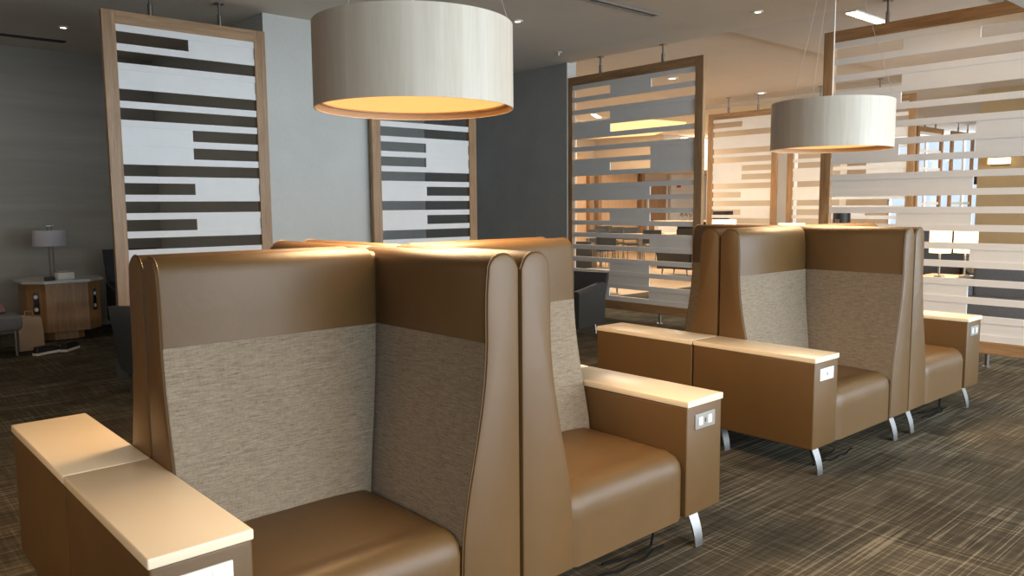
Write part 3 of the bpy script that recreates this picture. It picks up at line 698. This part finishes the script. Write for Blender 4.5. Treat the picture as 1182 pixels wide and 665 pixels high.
lit_lamp('glowing table lamp just above the far seat backs, left of the white column', 12.2, 8.05, 0.6, 1.1, legs=0.36)
side_table('small table under the glowing lamp right of the white column', 12.2, 6.75, 0.55)
lit_lamp('glowing table lamp just above the far seat backs, right of the white column', 12.2, 6.75, 0.55, 1.1, legs=0.36)
def sofa(label, loc, rz, fm):
  t = thing('sofa', label, 'sofa', loc, rz, None)
  b = new(); box(b, -0.85, 0.85, -0.40, 0.30, 0.12, 0.42, 0.04, 4); obj('seat', b, fm, t)
  b = new(); box(b, -0.85, 0.85, 0.20, 0.42, 0.14, 0.80, 0.05, 4); obj('backrest', b, fm, t)
  for s in (-1, 1):
      b = new(); box(b, s * 0.92 - 0.08, s * 0.92 + 0.08, -0.42, 0.42, 0.12, 0.62, 0.04, 4); obj('arm', b, fm, t)
      for yy in (-0.32, 0.32): b = new(); tube(b, [(s * 0.85, yy, 0.13), (s * 0.85, yy, 0)], 0.02, 8); obj('leg', b, 'oak_z', t)
sofa('grey upholstered sofa seen low through the largest screen', (9.6, 2.35, 0), math.radians(-90), 'gfabric')
sofa('cream sofa beyond the grey one, seen through the largest screen', (12.6, 2.7, 0), math.radians(-90), 'warm_wall')
armchair('tall black armchair behind the two glowing lamps beyond the largest screen', (11.35, 4.25, 0), math.radians(-60), 'black', w=1.0, tall=1.12)
armchair('small dark armchair in the dining room seen right through the middle screen', (13.5, 9.95, 0), math.radians(100), hb=0.62)
t = thing('ottoman', 'low dark ottoman on the tan floor behind the middle screen', 'ottoman', (9.75, 8.85, 0), 0.3)
b = new(); box(b, -0.3, 0.3, -0.3, 0.3, 0.12, 0.40, 0.04, 4); obj('seat', b, 'dleather', t)
for a_ in (-0.24, 0.24):
    for c_ in (-0.24, 0.24): b = new(); tube(b, [(a_, c_, 0.13), (a_, c_, 0)], 0.016, 8); obj('leg', b, 'steel', t)
armchair('dark armchair near the left edge of the middle screen opening', (12.2, 11.6, 0), math.radians(120), hb=0.72, w=0.6)
# wall sconce, frames and black waste bin in the lounge
t = thing('wall_sconce', 'small glowing rectangular sconce on the tan wall at far right', 'wall light', (14.99, 4.55, 2.15))
b = new(); box(b, -0.03, 0.01, -0.14, 0.14, -0.07, 0.07, 0.004); obj('back_plate', b, 'alu', t)
b = new(); box(b, -0.12, -0.031, -0.16, 0.16, -0.05, 0.05, 0.004); obj('lamp_glass', b, 'sconce', t)
b = new(); box(b, 23.90, 23.99, 7.55, 7.9, 1.95, 2.3, 0.01); tag(obj('wall_screen', b, 'black'), 'small dark square display in front of the bright far windows', 'display')
t = thing('coffee_urn', 'black rounded dispenser seen through the left part of the largest screen', 'dispenser', (12.2, 5.9, 0.94))
b = new(); lathe(b, [(0.001, 0), (0.13, 0), (0.13, 0.36), (0.11, 0.43), (0.05, 0.46), (0.001, 0.46)], n=30, cap=False); obj('body', b, 'black', t)
b = new(); box(b, -0.16, -0.12, -0.03, 0.03, 0.10, 0.28, 0.004); obj('tap_panel', b, 'alu', t)
t = thing('serving_cabinet', 'pale serving cabinet carrying the black dispenser', 'cabinet', (12.3, 5.9, 0))
b = new(); box(b, -0.28, 0.28, -0.5, 0.5, 0, 0.90); obj('cabinet_body', b, 'white_wall', t, False)
b = new(); box(b, -0.30, 0.30, -0.52, 0.52, 0.90, 0.94, 0.004); obj('worktop', b, 'laminate', t)
